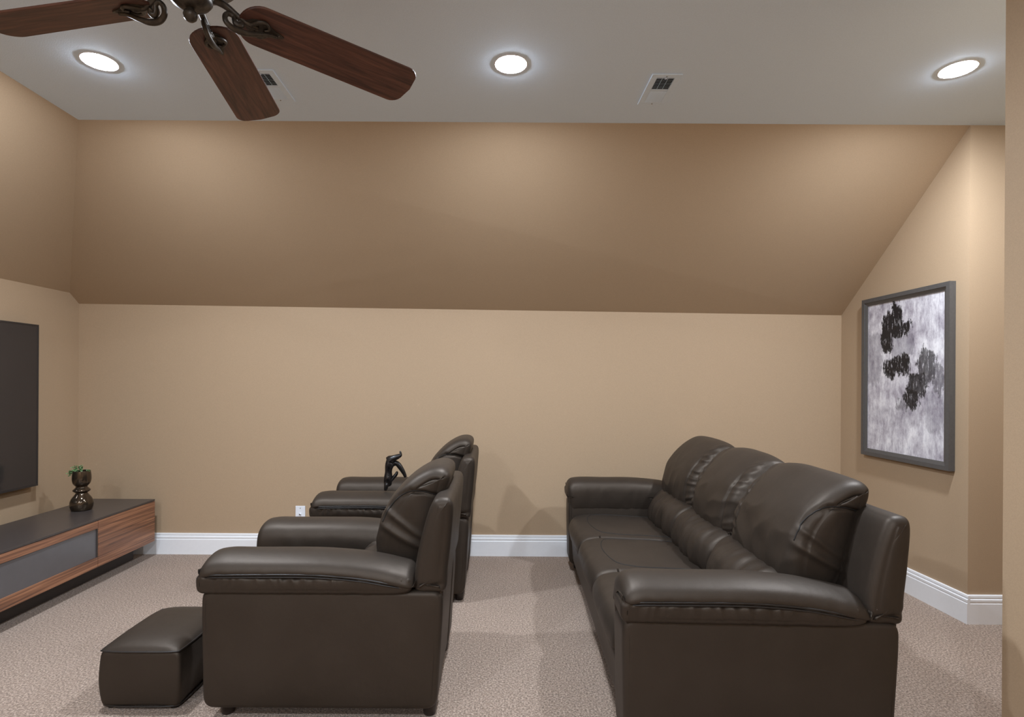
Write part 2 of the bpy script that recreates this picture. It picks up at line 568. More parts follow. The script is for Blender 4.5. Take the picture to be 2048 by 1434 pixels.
slab('wall_passage', [(XH, YE, 0), (XH, YN-T, 0), (XH, YN-T, ZC), (XH, YE, ZC)], (T, 0, 0), M_wall, 'tan wall ending the side passage')
slab('wall_right_near', [(XN, YR, 0), (XN, YN, 0), (XN, YN, ZC), (XN, YR, ZC)], (T, 0, 0), M_wall, 'tan wall edge at the right border nearest the camera')
slab('wall_passage_near', [(XN+T, YN, 0), (XH, YN, 0), (XH, YN, ZC), (XN+T, YN, ZC)], (0, -T, 0), M_wall, 'tan near side of the passage beyond the wall edge')
slab('wall_rear', [(XL, YR, 0), (XN, YR, 0), (XN, YR, ZC), (XL, YR, ZC)], (0, -T, 0), M_wall, 'tan wall behind the camera')

# baseboards: profile (distance from wall, height)
BP = [(0, 0), (0.016, 0), (0.016, 0.106), (0.0125, 0.110), (0.0125, 0.114), (0.015, 0.117), (0.015, 0.127), (0.009, 0.131), (0.009, 0.136), (0.0115, 0.139), (0.010, 0.148), (0, 0.150)]
def baseboard(name, p0, p1, nrm, label):
    v, f = [], []
    k = len(BP)
    for p in (p0, p1):
        for d, z in BP:
            v.append((p[0]+nrm[0]*d, p[1]+nrm[1]*d, z))
    for i in range(k):
        j = (i+1) % k
        f.append((i, j, k+j, k+i))
    f += [tuple(range(k)), tuple(range(2*k-1, k-1, -1))]
    structure(name, v, f, M_trim, label, 'baseboard')
baseboard('baseboard_back', (XL, YB), (XR, YB), (0, -1), 'white moulded baseboard along the back knee wall')
baseboard('baseboard_right', (XR, YB-0.016), (XR, YE-0.016), (-1, 0), 'white moulded baseboard below the painting')
baseboard('baseboard_right_return', (XR, YE), (XH, YE), (0, -1), 'white moulded baseboard on the short return wall')
baseboard('baseboard_left', (XL, YB-0.016), (XL, YR), (1, 0), 'white moulded baseboard behind the media console')

# ------------------------------------------------------------------ downlights
def downlight(x, y, label):
    t = empty('downlight', (x, y, ZC), 0, label, 'ceiling light', 'recessed ceiling downlights')
    lathe('trim_ring', [(0.0655, 0.030), (0.0655, -0.0005), (0.067, -0.0016), (0.071, -0.0014), (0.073, 0.0)], M_white, t, 48, caps=False)
    lathe('lens', [(0.0, -0.0065), (0.03, -0.005), (0.052, -0.001), (0.0655, 0.004)], M_lamp, t, 48, caps=False)
    lathe('can', [(0.0655, 0.030), (0.0655, 0.07), (0.0, 0.07)], M_white, t, 40, caps=False)
    return t
for (x, y), lab in zip(LIGHTS, ['round lit downlight left of the ceiling fan blades', 'round lit downlight in the middle of the ceiling', 'round lit downlight near the right ceiling corner',
                                'unseen downlight added as fill behind the ceiling fan, on the camera side', 'unseen downlight added as fill straight above the camera',
                                'unseen downlight added as fill farthest behind the camera on the television side', 'unseen downlight added as fill farthest behind the camera along the middle row']):
    downlight(x, y, lab)

# ------------------------------------------------------------------ ceiling vents
def vent(x0, x1, y0, y1, label):
    cx, cy = (x0+x1)/2, (y0+y1)/2
    W, H = x1-x0, y1-y0
    t = empty('ceiling_vent', (cx, cy, ZC), 0, label, 'vent', 'white ceiling air vents')
    a, b_ = W/2, H/2
    iw, ih = W*0.29, H*0.395
    fr = boxes_mesh([(-a, a, -b_, -ih, -0.006, 0), (-a, a, ih, b_, -0.006, 0), (-a, -iw, -ih, ih, -0.006, 0), (iw, a, -ih, ih, -0.006, 0), (-iw, iw, -0.006, 0.006, -0.005, 0)], 0.0015, 1)
    link('frame', fr, M_ventw, t, False)
    box('duct_shade_sheet', (-iw, iw, -ih, ih, -0.0012, -0.0002), M_dark, t)  # flat black sheet in place of the shade inside the duct
    n = 8
    sm = {}
    for side in (-1, 1):
        pitch = (ih-0.008)/n
        me = boxes_mesh([(-iw, iw, -0.0045, 0.0045, -0.0004, 0.0004)])
        for k in range(n):
            o = link('slat', me, M_ventw, t, False) if k == 0 else bpy.data.objects.new('slat', me)
            if k: COL.objects.link(o); o.parent = t
            o.location = (0, side*(0.008+pitch*(k+0.5)), -0.0047)
            o.rotation_euler = (R(29) if side < 0 else R(-36), 0, 0)
    for q in (-1, 1):
        box('divider', (q*iw/3-0.0008, q*iw/3+0.0008, -ih, ih, -0.0025, -0.0012), M_ventw, t)
    for q in (-1, 1):
        lathe('screw', [(0, -0.0085), (0.003, -0.008), (0.0035, -0.006)], M_steel, t, 10, (0, q*(ih+b_)/2, 0))
    tube('damper_lever', [(0, -ih+0.002, -0.006), (0.004, -ih-0.003, -0.010), (-0.006, -ih-0.004, -0.011)], 0.0018, M_white, t, 8)
    return t
vent(0.672, 0.806, 2.42, 2.685, 'white ceiling vent between the middle and right downlights')
vent(-1.127, -0.993, 2.405, 2.675, 'white ceiling vent partly hidden behind a fan blade')

# ------------------------------------------------------------------ ceiling fan
FZ = 2.25
fan = empty('ceiling_fan', (-0.812, 1.441, FZ), 0, 'dark bronze ceiling fan with brown wooden blades at upper left', 'ceiling fan')
lathe('motor_housing', [(0.0, 0.16), (0.05, 0.16), (0.10, 0.145), (0.125, 0.115), (0.128, 0.085), (0.115, 0.06), (0.085, 0.045), (0.075, 0.03), (0.06, 0.022), (0.0, 0.02)], M_bronze, fan, 48)
lathe('switch_cup', [(0.0, 0.03), (0.052, 0.03), (0.056, 0.018), (0.05, 0.006), (0.053, -0.002), (0.046, -0.012), (0.030, -0.022), (0.018, -0.026), (0.0, -0.027)], M_bronze, fan, 40)
lathe('finial', [(0.0, -0.024), (0.011, -0.025), (0.009, -0.030), (0.0155, -0.036), (0.0175, -0.044), (0.015, -0.053), (0.009, -0.059), (0.0, -0.061)], M_bronze, fan, 28)
lathe('downrod', [(0.0, 0.15), (0.014, 0.15), (0.014, 0.34), (0.0, 0.34)], M_bronze, fan, 20)
lathe('canopy', [(0.0, 0.29), (0.025, 0.29), (0.055, 0.315), (0.07, 0.345), (0.072, 0.362), (0.0, 0.362)], M_bronze, fan, 36)

def blade_mesh(r0, r1, wid, th=0.007):
    # outline along +x with rounded root and softly rounded tip
    pts = []
    hw0, hw1 = wid*0.44, wid*0.5
    for a in np.linspace(90, 270, 17):
        pts.append((r0+hw0*(1+math.cos(R(a)))*0.85, hw0*math.sin(R(a))))
    cr = 0.040
    for a in np.linspace(-90, 0, 7):
        pts.append((r1-cr+cr*math.cos(R(a))-0.004*0, -hw1+cr+cr*math.sin(R(a))))
    pts.append((r1+0.006, 0))
    for a in np.linspace(0, 90, 7):
        pts.append((r1-cr+cr*math.cos(R(a)), hw1-cr+cr*math.sin(R(a))))
    n = len(pts)
    v = [(x, y, -th/2) for x, y in pts] + [(x, y, th/2) for x, y in pts]
    f = [tuple(range(n)), tuple(range(2*n-1, n-1, -1))] + [(i, (i+1) % n, n+(i+1) % n, n+i) for i in range(n)]
    me = mesh_from(v, f)
    bm = bmesh.new(); bm.from_mesh(me)
    es = [e for e in bm.edges if len(e.link_faces) == 2 and any(len(q.verts) > 4 for q in e.link_faces)]
    bmesh.ops.bevel(bm, geom=es, offset=0.002, segments=2, profile=0.5, affect='EDGES')
    bm.to_mesh(me); bm.free()
    return me
bl_me = blade_mesh(0.118, 0.662, 0.158)
arm_pts = catmull([(0.05, 0, 0.028), (0.085, 0, 0.024), (0.115, 0, 0.006), (0.14, 0, -0.0065), (0.17, 0, -0.008)], 26)
arm_me = tube_mesh(arm_pts, list(np.linspace(0.0105, 0.007, 26)), 12)
sc_pts = catmull([(0.118, 0, -0.012), (0.124, 0, -0.020), (0.114, 0, -0.027), (0.107, 0, -0.016), (0.105, 0, -0.002), (0.092, 0, 0.001), (0.083, 0, -0.012), (0.086, 0, -0.030), (0.105, 0, -0.042),
                  (0.135, 0, -0.041), (0.165, 0, -0.030), (0.195, 0, -0.017), (0.222, 0, -0.012)], 70)
sc_me = tube_mesh(sc_pts, list(np.r_[np.linspace(0.010, 0.006, 14), np.linspace(0.006, 0.0085, 26), np.linspace(0.0085, 0.004, 30)]), 12)
lf_pts = catmull([(0.150, 0.0, -0.008), (0.165, 0.022, -0.009), (0.185, 0.026, -0.008), (0.196, 0.012, -0.010), (0.186, 0.003, -0.012)], 30)
lf_me = tube_mesh(lf_pts, list(np.linspace(0.007, 0.0035, 30)), 10)
rf_me = tube_mesh([(x, -y, z) for x, y, z in lf_pts], list(np.linspace(0.007, 0.0035, 30)), 10)
pl_pts = [(0.128, 0.0), (0.15, 0.022), (0.185, 0.030), (0.205, 0.014), (0.235, 0.006), (0.245, 0.0), (0.235, -0.006), (0.205, -0.014), (0.185, -0.030), (0.15, -0.022)]
pl = round_poly(pl_pts, 0.012, 48)
pv = [(p[0], p[1], -0.0075) for p in pl] + [(p[0], p[1], -0.0035) for p in pl]
pl_me = mesh_from(pv, [tuple(range(48)), tuple(range(95, 47, -1))] + [(i, (i+1) % 48, 48+(i+1) % 48, 48+i) for i in range(48)])
sph = bmesh.new(); bmesh.ops.create_uvsphere(sph, u_segments=12, v_segments=8, radius=0.0045); ball_me = bpy.data.meshes.new('m'); sph.to_mesh(ball_me); sph.free()
for ang in (41, 98.5, 169, 242, 314):
    bl = link('blade', bl_me, M_fwood, fan, False)
    bl.rotation_euler = (R(-15), 0, R(ang))
    link('blade_iron', arm_me, M_bronze, bl)
    link('scroll', sc_me, M_bronze, bl)
    link('bracket_plate', pl_me, M_bronze, bl, False)
    link('scroll_leaf', lf_me, M_bronze, bl)
    link('scroll_leaf', rf_me, M_bronze, bl)
    for (sx, sy) in ((0.160, 0.012), (0.160, -0.012), (0.228, 0.0)):
        s = link('screw', ball_me, M_bronze, bl)
        s.location = (sx, sy, -0.0075); s.scale = (1, 1, 0.6)

# ------------------------------------------------------------------ upholstered seating
def ridges(u, v, seed):
    """drapery folds: ridged noise stretched along v"""
    q = fnoise(u, v, seed)
    return (1-abs(q)*2.0)

ARM_W = 0.20
CUSH = [(.62, .52), (.603, .58), (.606, .65), (.622, .72), (.65, .785), (.695, .848), (.75, .90), (.81, .934), (.862, .940), (.893, .922), (.897, .885), (.880, .82), (.860, .745), (.835, .66), (.805, .57), (.755, .505), (.68, .49)]
SHELL = [(.785, .487), (.785, .56), (.80, .65), (.822, .74), (.842, .798), (.862, .822), (.898, .826), (.917, .815), (.923, .78), (.916, .68), (.905, .57), (.896, .487), (.85, .478)]
CUSH = [(x, .5+(z-.5)*.945) for x, z in CUSH]

SEAM_X = [.615, .635, .66, .70, .745, .80, .85, .90]
SEAM_Z = [.62, .70, .753, .798, .822, .822, .808, .784]

def build_seating(name, W, nseat, loc, rz, label, cat, cushion_in, group=None):
    """sofa / armchair facing -x. local: lx 0 front .. .97 back, ly 0 near .. W far; the empty sits at the footprint centre"""
    root = empty(name, loc, rz, label, cat, group)
    ox, oy = -0.47, -W/2
    def tr(x, y, z): return (x+ox, y+oy, z)
    def put(o): return o
    L = M_leather
    def pf(nm, prof, y0, y1, r, parent=root, **kw):
        d = kw.pop('deform', None)
        dd = (lambda x, y, z: tr(*d(x, y, z))) if d else tr
        ds = kw.pop('disp', None)
        dsp = (lambda c, n: ds((c[0]-ox, c[1]-oy, c[2]), n)) if ds else None
        return puffy(nm, prof, y0, y1, r, kw.pop('mat', L), parent, deform=dd, disp=dsp, **kw)
    # arm boxes (side panels)
    sp = round_poly([(.012, .050), (.868, .050), (.888, .40), (.888, .486), (.006, .486), (.004, .40)], [.045, .045, .1, .045, .045, .1], 200)
    for side in (0, 1):
        y0, y1 = (0.012, ARM_W-0.015) if side == 0 else (W-ARM_W+0.015, W-0.012)
        pn = pf('arm_panel', sp, y0, y1, 0.022, end_bulge=0.010, nlen=8, cap=16)
        # arm pads
        ys, ye = (-0.014, ARM_W+0.004) if side == 0 else (W-ARM_W-0.004, W+0.014)
        ym, yh = (ys+ye)/2, (ye-ys)/2
        low = round_poly([(-.006, .474), (.72, .474), (.778, .486), (.782, .535), (.70, .556), (-.004, .560)], [.03, .08, .05, .03, .1, .04], 300)
        def gather(c, n, ym=ym, yh=yh):
            x, y, z = c
            fall = max(0.0, min(1.0, (z-0.478)/0.07))
            g = ridges(x*24+0.7*fnoise(x*9, z*9, 2.0), z*5.0, 3.1+ym) * 0.0075 + fnoise(x*70, z*14, 9.0)*0.0022
            tuck = -0.005*math.exp(-((z-0.543)/0.007)**2)*(0.7+1.0*fnoise(x*80, 2.0, 5.0))
            sidew = min(1.0, abs(n[1])*1.6 + (0.9 if n[0] < -0.5 else 0))
            return (g*(0.25+0.75*fall) - 0.003 + tuck)*sidew
        sg = 1 if side == 0 else -1            # +1: seat lies towards +y
        yo = ys if side == 0 else ye           # outer rim of the pad
        ya, yb_ = sorted((yo+sg*0.005, yo+sg*0.15))
        pf('arm_pad_gusset', low, ya, yb_, 0.020, end_bulge=0.006, nlen=12, cap=18, disp=gather)
        # top pad: cross-section rolls over the arm and down to the seat, swept along the arm
        sec = catmull([(-.001, .552), (.004, .573), (.022, .592), (.060, .608), (.105, .615), (.150, .609), (.186, .590), (.207, .556), (.212, .510), (.208, .455), (.197, .412), (.170, .402), (.14, .42), (.12, .48), (.08, .535), (.02, .545)], 130, True)
        def armdef(a_, x, z, yo=yo, sg=sg):
            if x > 0.40 and z > 0.5: z -= 0.052*((x-0.40)/0.385)**2.0
            if x < 0.10 and z > 0.5: z -= 0.016*((0.10-x)/0.10)**2
            if z < 0.5: x = 0.006+x*0.985
            return (x, yo+sg*a_, z)
        pad = pf('arm_pad', sec, 0.002, 0.788, 0.034, deform=armdef, nlen=60, cap=8, end_bulge=0.006,
                 disp=lambda c, n: 0.0022*fnoise(c[0]*7, c[1]*9, 1.0+ym) + 0.002*fnoise(c[0]*30, c[1]*12, c[2]*12)*max(0.0, min(1.0, (0.585-c[2])/0.03)))
        # welts along the outer edge and round the front
        e0 = yo-sg*0.001
        path = [(.772, e0+sg*.045, .505), (.76, e0+sg*.018, .507), (.70, e0+sg*.002, .521), (.60, e0, .538), (.48, e0, .549), (.35, e0, .553), (.085, e0, .550), (.046, e0+sg*.005, .547), (.022, e0+sg*.018, .544), (.007, e0+sg*.045, .542), (.002, e0+sg*.10, .541), (.004, e0+sg*.15, .537)]
        pp = [tr(*q) for q in catmull(path, 120)]
        tube('welt', pp, 0.0032, M_pipe, pad, 8)
        tube('welt', [(x, y, z-0.009) for x, y, z in pp], 0.0028, M_pipe, pad, 8)
    # outer back shell
    shp = catmull(SHELL, 150, True)
    pf('back_shell', shp, 0.008, W-0.008, 0.03, end_bulge=0.006, nlen=30, cap=14,
       disp=lambda c, n: -0.006*math.exp(-((c[2]-0.50-0.15*(c[0]-0.80))/0.012)**2)*abs(n[1]) + 0.0012*fnoise(c[0]*9, c[1]*9, c[2]*9))
    # lower back and base
    lb = round_poly([(.60, .07), (.862, .060), (.884, .40), (.890, .50), (.80, .50), (.60, .25)], [.02, .02, .1, .02, .02, .05], 90)
    pf('back_panel', lb, 0.03, W-0.03, 0.012, nlen=10, cap=6)
    fr = round_poly([(.035, .075), (.62, .075), (.62, .26), (.022, .26)], 0.02, 70)
    pf('front_rail', fr, ARM_W-0.03, W-ARM_W+0.03, 0.012, nlen=10, cap=6)
    # seat cushions
    inner = W-2*ARM_W
    sw = inner/nseat
    sprof = catmull([(.06, .25), (.02, .262), (-.004, .30), (.0, .352), (.035, .394), (.12, .410), (.30, .407), (.50, .398), (.66, .388), (.72, .36), (.72, .30), (.66, .262), (.35, .255)], 150, True)
    for k in range(nseat):
        a, b_ = ARM_W+sw*k, ARM_W+sw*(k+1)
        am, ah = (a+b_)/2, (b_-a)/2
        def sd(x, y, z, am=am, ah=ah):
            t = (y-am)/ah
            if z > 0.30: z -= 0.020*abs(t)**3
            if x < 0.12: x += 0.014*abs(t)**2.5
            return (x, y, z)
        seat = pf('seat_cushion', sprof, a-0.004, b_+0.004, 0.030, end_bulge=0.0, nlen=26, cap=6, deform=sd,
                  disp=lambda c, n, k=k: 0.0025*fnoise(c[0]*6, c[1]*6, 4.0+k) + 0.0015*ridges(c[1]*14, c[2]*6, 2.0+k)*(1 if c[0] < 0.06 else 0))
        bm = bmesh.new(); bm.from_mesh(seat.data); bv = BVHTree.FromBMesh(bm); bm.free()
        inset = min(0.045, sw*0.14)
        sp_ = catmull([(.56, a+inset, 0), (.36, a+inset, 0), (.20, a+inset+.006, 0), (.125, a+inset+.05*sw/.5, 0), (.095, am, 0), (.125, b_-inset-.05*sw/.5, 0), (.20, b_-inset-.006, 0), (.36, b_-inset, 0), (.56, b_-inset, 0)], 90)
        pts = []
        for q in sp_:
            x, y, _ = tr(q[0], q[1], 0)
            h = bv.ray_cast(Vector((x, y, 1.0)), Vector((0, 0, -1)))
            if h[0] is not None: pts.append(h[0])
        tube('seam', pts, 0.0022, M_seam, seat, 6)
    # back cushions: lumbar roll and upper pillow
    c0, c1 = cushion_in, W-cushion_in
    cw = (c1-c0)/nseat
    lum = catmull([(.525, .37), (.495, .41), (.497, .47), (.53, .53), (.595, .568), (.68, .565), (.78, .55), (.80, .46), (.74, .38), (.62, .355)], 130, True)
    up = catmull(CUSH, 220, True)
    i0, i1 = ARM_W+0.0, W-ARM_W-0.0
    lw = (i1-i0)/nseat
    for k in range(nseat):
        a, b_ = i0+lw*k-0.004, i0+lw*(k+1)+0.004
        am, ah = (a+b_)/2, (b_-a)/2
        def ld(x, y, z, am=am, ah=ah):
            t = (y-am)/ah
            if x < 0.62: x += 0.034*abs(t)**3
            return (x, y, z)
        def lg(c, n, am=am, ah=ah, k=k):
            x, y, z = c
            f_ = max(0, min(1, (0.66-x)/0.10))
            t = abs((y-am)/ah)
            return f_*(0.013*ridges(y*12+0.9*fnoise(y*5, z*5, 1), z*3.4+(y-am)*3.0, 6.0+k*1.7) + 0.005*ridges(y*27, z*8, 1.0+k)) - 0.006*f_
        pf('lumbar_cushion', lum, a, b_, 0.035, nlen=44, cap=6, deform=ld, disp=lg)
    for k in range(nseat):
        a, b_ = c0+cw*k-0.002, c0+cw*(k+1)+0.002
        am, ah = (a+b_)/2, (b_-a)/2
        first, last = (k == 0), (k == nseat-1)
        def ud(x, y, z, am=am, ah=ah, first=first, last=last):
            t = (y-am)/ah
            endf = abs(t)
            if (t < 0 and first) or (t > 0 and last): endf *= 0.72
            # crown: pillow swells at the middle of its front and top
            x += 0.046*endf**3 * max(0.0, min(1.0, (0.86-x)/0.2))
            z -= 0.032*endf**3 * max(0.0, min(1.0, (z-0.62)/0.3))
            return (x, y, z)
        def ug(c, n, am=am, ah=ah, k=k, first=first, last=last):
            x, y, z = c
            t = (y-am)/ah
            front = max(0.0, min(1.0, (-n[0]+0.25*max(0, n[2])-0.05)*1.6))
            d = 0.0
            # gathers beside the channels between pillows, strongest at half height
            dist = (1-abs(t))*ah
            open_end = (t < 0 and first) or (t > 0 and last)
            if not open_end and nseat > 1:
                fall = math.exp(-((dist-0.05)/0.035)**2)
                d += front*fall*0.0085*ridges(z*30+dist*10+0.8*fnoise(z*9, y*9, 1.0), y*2.0, 3.0+k)
                d += -front*0.013*math.exp(-((dist-0.085)/0.008)**2)*max(0.0, min(1.0, (0.85-z)/0.06))
                d += -front*0.004*math.exp(-((dist-0.016)/0.007)**2)
            # tension folds
            d += front*0.0075*ridges(y*6+z*5, z*7-y*4, 8.0+k)*max(0.0, min(1.0, (0.84-z)/0.12))
            # end gusset: folds and the recessed seam under the top cap
            side = max(0.0, abs(n[1])-0.35)*1.4
            if open_end or nseat == 1:
                zs = float(np.interp(x, SEAM_X, SEAM_Z))
                d += side*0.010/(1+math.exp(-(z-zs)/0.003))
                d += -side*0.011*math.exp(-((z-zs+0.003)/0.007)**2)
                w_ = (z-0.62) - 0.55*(0.72-x)
                d += side*0.010*math.exp(-((w_-0.02+0.012*fnoise(x*8, 1.0, k))/0.016)**2)
                d += side*0.008*math.exp(-((w_-0.075+0.02*fnoise(x*7, 4.0, k))/0.014)**2)
                d += side*0.005*fnoise(x*10, z*10, 2.2)
            d += 0.0018*fnoise(x*8, y*8, z*8+k)
            return d
        cu = pf('back_cushion', up, a, b_, 0.045 if nseat > 1 else 0.040, end_bulge=0.012, nlen=60 if nseat > 1 else 34, cap=34, deform=ud, disp=ug)
        bm = bmesh.new(); bm.from_mesh(cu.data); bv = BVHTree.FromBMesh(bm); bm.free()
        for ok, ysrc, dy in ((first, -1.0, 1.0), (last, W+1.0, -1.0)):
            if not ok: continue
            pts = []
            for q in catmull([(sx_, sz_, 0) for sx_, sz_ in zip(SEAM_X[1:], SEAM_Z[1:])], 60):
                x, y, _ = tr(q[0], ysrc, 0)
                h = bv.ray_cast(Vector((x, y, q[1]-0.002)), Vector((0, dy, 0)))
                if h[0] is not None: pts.append(h[0])
            if len(pts) > 4: tube('seam', pts, 0.0024, M_seam, cu, 6)
    # feet
    foot = [(0.0, 0.0), (0.021, 0.0), (0.023, 0.004), (0.030, 0.056), (0.030, 0.066), (0.0, 0.066)]
    for (fx, fy) in ((.075, .085), (.075, W-.085), (.835, .085), (.835, W-.085)):
        lathe('leg', foot, M_leg, root, 24, tr(fx, fy, 0))
    return root

CW = 0.66
chair = build_seating('armchair', CW, 1, (-1.085+0.47, 1.99+CW/2, 0), 0, 'dark brown leather armchair nearest the camera, beside the footstool', 'armchair', 0.165, 'pair of leather armchairs')
ch2 = copy_tree(chair)
ch2.location = (-1.050+0.47, 3.08+CW/2, 0)
ch2['label'] = 'dark brown leather armchair behind the other, against the knee wall'

SW = 2.03
sofa = build_seating('sofa', SW, 3, (0.437+0.47, 1.755+SW/2, 0), R(-1.8), 'dark brown leather three seat sofa in front of the painting', 'sofa', 0.175)

# ------------------------------------------------------------------ footstool
ot = empty('footstool', (-1.350, 2.275, 0), 0, 'low dark brown leather footstool in front of the near armchair', 'footstool')
op = round_poly([(-.15, .012), (.15, .012), (.152, .222), (-.152, .222)], [.024, .024, .024, .024], 130)
def ot_def(x, y, z):
    ty = max(-1, min(1, y/0.195)); tx = max(-1, min(1, x/0.15))
    if z > 0.21: z += 0.040*(1-abs(ty)**2.5)*(1-abs(tx)**2.5)
    if 0.03 < z < 0.21:
        k = math.sin(math.pi*(z-0.03)/0.18)
        x += 0.006*k*tx; y += 0.006*k*ty
    return (x, y, z)
puffy('body', op, -0.195, 0.195, 0.016, M_leather, ot, nlen=36, cap=14, deform=ot_def, disp=lambda c, n: 0.0022*fnoise(c[0]*9, c[1]*9, c[2]*9))
# domed lid with its own grid
gv, gf = [], []
gn = 40
for i in range(gn+1):
    for j in range(gn+1):
        x = -0.153+0.306*i/gn; y = -0.198+0.396*j/gn
        tx, ty = x/0.153, y/0.198
        # rounded corners
        s = 1-0.045*(abs(tx*ty))**4
        gv.append((x*s, y*s, 0.222+0.040*(max(0, 1-abs(tx)**3.0)*max(0, 1-abs(ty)**3.0))**0.62))
for i in range(gn):
    for j in range(gn):
        a = i*(gn+1)+j
        gf.append((a, a+1, a+gn+2, a+gn+1))
link('lid', mesh_from(gv, gf), M_leather, ot)
def rim(z, sx, sy, k=0.045):
    out = []
    for q in range(120):
        a = 2*math.pi*q/120
        c_, s_ = math.cos(a), math.sin(a)
        m_ = max(abs(c_), abs(s_))
        tx, ty = c_/m_, s_/m_
        s = 1-k*(abs(tx*ty))**4
        out.append((tx*sx*s, ty*sy*s, z))
    return out
tube('welt', rim(0.222, 0.154, 0.199), 0.0034, M_pipe, ot, 8, True)
tube('welt', rim(0.014, 0.150, 0.195, 0.06), 0.0034, M_pipe, ot, 8, True)
for (sx, sy) in ((-1, -1), (-1, 1), (1, -1), (1, 1)):
    lathe('foot', [(0, 0), (0.016, 0), (0.018, 0.014), (0, 0.014)], M_leg, ot, 16, (sx*0.12, sy*0.165, 0))

# ------------------------------------------------------------------ media console
CX0, CX1 = -2.845, -2.405
CY0, CY1 = 1.62, 3.865
ZB, ZT = 0.118, 0.413
con = empty('media_console', ((CX0+CX1)/2, (CY0+CY1)/2, 0), 0, 'long low media console with striped wood fronts and dark top', 'media console')
cx, cy = (CX0+CX1)/2, (CY0+CY1)/2
hx, hy = (CX1-CX0)/2, (CY1-CY0)/2
box('carcass', (-hx, hx-0.020, -hy, hy, ZB, ZT-0.012), M_graph, con, 0.0015)
box('top', (-hx, hx, -hy, hy, ZT-0.012, ZT), M_graph, con, 0.0015)
box('plinth', (-hx+0.03, hx-0.13, -hy+0.1, hy-0.03, 0, ZB), M_plinth, con, 0.001)
f0, f1 = hx-0.019, hx-0.0005
zt, zb = ZT-0.014, ZB+0.001
splits = [-hy, -hy+0.548, hy-0.548, hy]
g = 0.0018
box('drawer_front', (f0, f1, splits[2]+g, splits[3], zb, zt), M_cwood, con, 0.001)
box('drawer_front', (f0, f1, splits[0], splits[1]-g, zb, zt), M_cwood, con, 0.001)
mid0, mid1 = splits[1]+g, splits[2]-g
door = box('flap_frame', (f0, f1, mid0, mid1, zb, zb+0.062), M_cwood, con, 0.001)
box('flap_rail', (f0, f1, mid0, mid1, zt-0.046, zt), M_cwood, door, 0.001)
box('smoked_panel', (f0+0.002, f1-0.006, mid0+0.008, mid1-0.008, zb+0.062, zt-0.046), M_glass, door)
for yy in (mid0, mid1-0.008):
    box('flap_edge', (f0, f1-0.001, yy, yy+0.008, zb+0.062, zt-0.046), M_plinth, door)

# ------------------------------------------------------------------ vase with plant
vz = empty('plant_vase', (-2.668, 3.53, ZT), 0, 'small bronze vase of stacked bulbs holding a green sprig on the console', 'vase')
vp = catmull([(0.0, 0.0005), (0.050, 0.001), (0.058, 0.010), (0.063, 0.030), (0.062, 0.055), (0.053, 0.078), (0.040, 0.096), (0.033, 0.106), (0.032, 0.112), (0.042, 0.119), (0.0485, 0.127), (0.042, 0.136), (0.033, 0.145), (0.031, 0.152), (0.038, 0.160), (0.047, 0.173), (0.0515, 0.195), (0.051, 0.222), (0.047, 0.250), (0.0455, 0.252), (0.043, 0.249), (0.044, 0.225), (0.04, 0.195), (0.03, 0.185), (0.0, 0.183)], 130)
lathe('body', [(max(0, r_), z_) for r_, z_ in vp], M_vase, vz, 56)
lathe('soil', [(0.0, 0.232), (0.0425, 0.230)], M_soil, vz, 32)
def sprig(seed, base, tip, nl):
    rnd = random.Random(seed)
    st = catmull([base, ((base[0]*0.6+tip[0]*0.4), (base[1]*0.6+tip[1]*0.4), max(base[2], tip[2])*0.5+base[2]*0.5+0.018), tip], 14)
    s = tube('stem', st, 0.0010, M_leaf, vz, 6)
    v, f = [], []
    for q in range(nl):
        t = 0.25+0.75*q/(nl-1)
        p = Vector(st[int(t*13)])
        d = Vector((rnd.uniform(-1, 1), rnd.uniform(-1, 1), rnd.uniform(-0.2, 0.9))).normalized()
        sdir = d.cross(Vector((rnd.uniform(-1, 1), rnd.uniform(-1, 1), 1))).normalized()
        nrm = d.cross(sdir)
        ln, wd = rnd.uniform(0.010, 0.016), rnd.uniform(0.0035, 0.0055)
        b0 = len(v)
        v += [p, p+d*ln*0.35+sdir*wd+nrm*0.001, p+d*ln, p+d*ln*0.35-sdir*wd+nrm*0.001, p+d*ln*0.4-nrm*0.0015]
        f += [(b0, b0+1, b0+4), (b0+1, b0+2, b0+4), (b0+2, b0+3, b0+4), (b0+3, b0, b0+4)]
    me = bpy.data.meshes.new('m'); me.from_pydata([tuple(q) for q in v], [], f); me.update()
    o = link('leaves', me, M_leaf, s, False)
    o['kind'] = 'stuff'
for k, (b_, tp, nl) in enumerate([((-0.03, 0.01, 0.234), (-0.088, -0.005, 0.232), 26), ((-0.03, 0.0, 0.234), (-0.070, 0.01, 0.268), 26), ((-0.02, 0.02, 0.234), (-0.045, 0.0, 0.280), 24),
                                  ((-0.01, 0.01, 0.234), (-0.022, 0.02, 0.280), 24), ((-0.03, 0.0, 0.234), (-0.074, -0.012, 0.216), 24), ((-0.03, 0.01, 0.234), (-0.060, 0.01, 0.252), 26), ((-0.03, -0.01, 0.234), (-0.062, -0.02, 0.236), 20), ((-0.01, 0.0, 0.234), (-0.004, 0.01, 0.270), 16), ((0.03, 0.0, 0.234), (0.05, 0.0, 0.246), 6)]):
    sprig(20+k, b_, tp, nl)

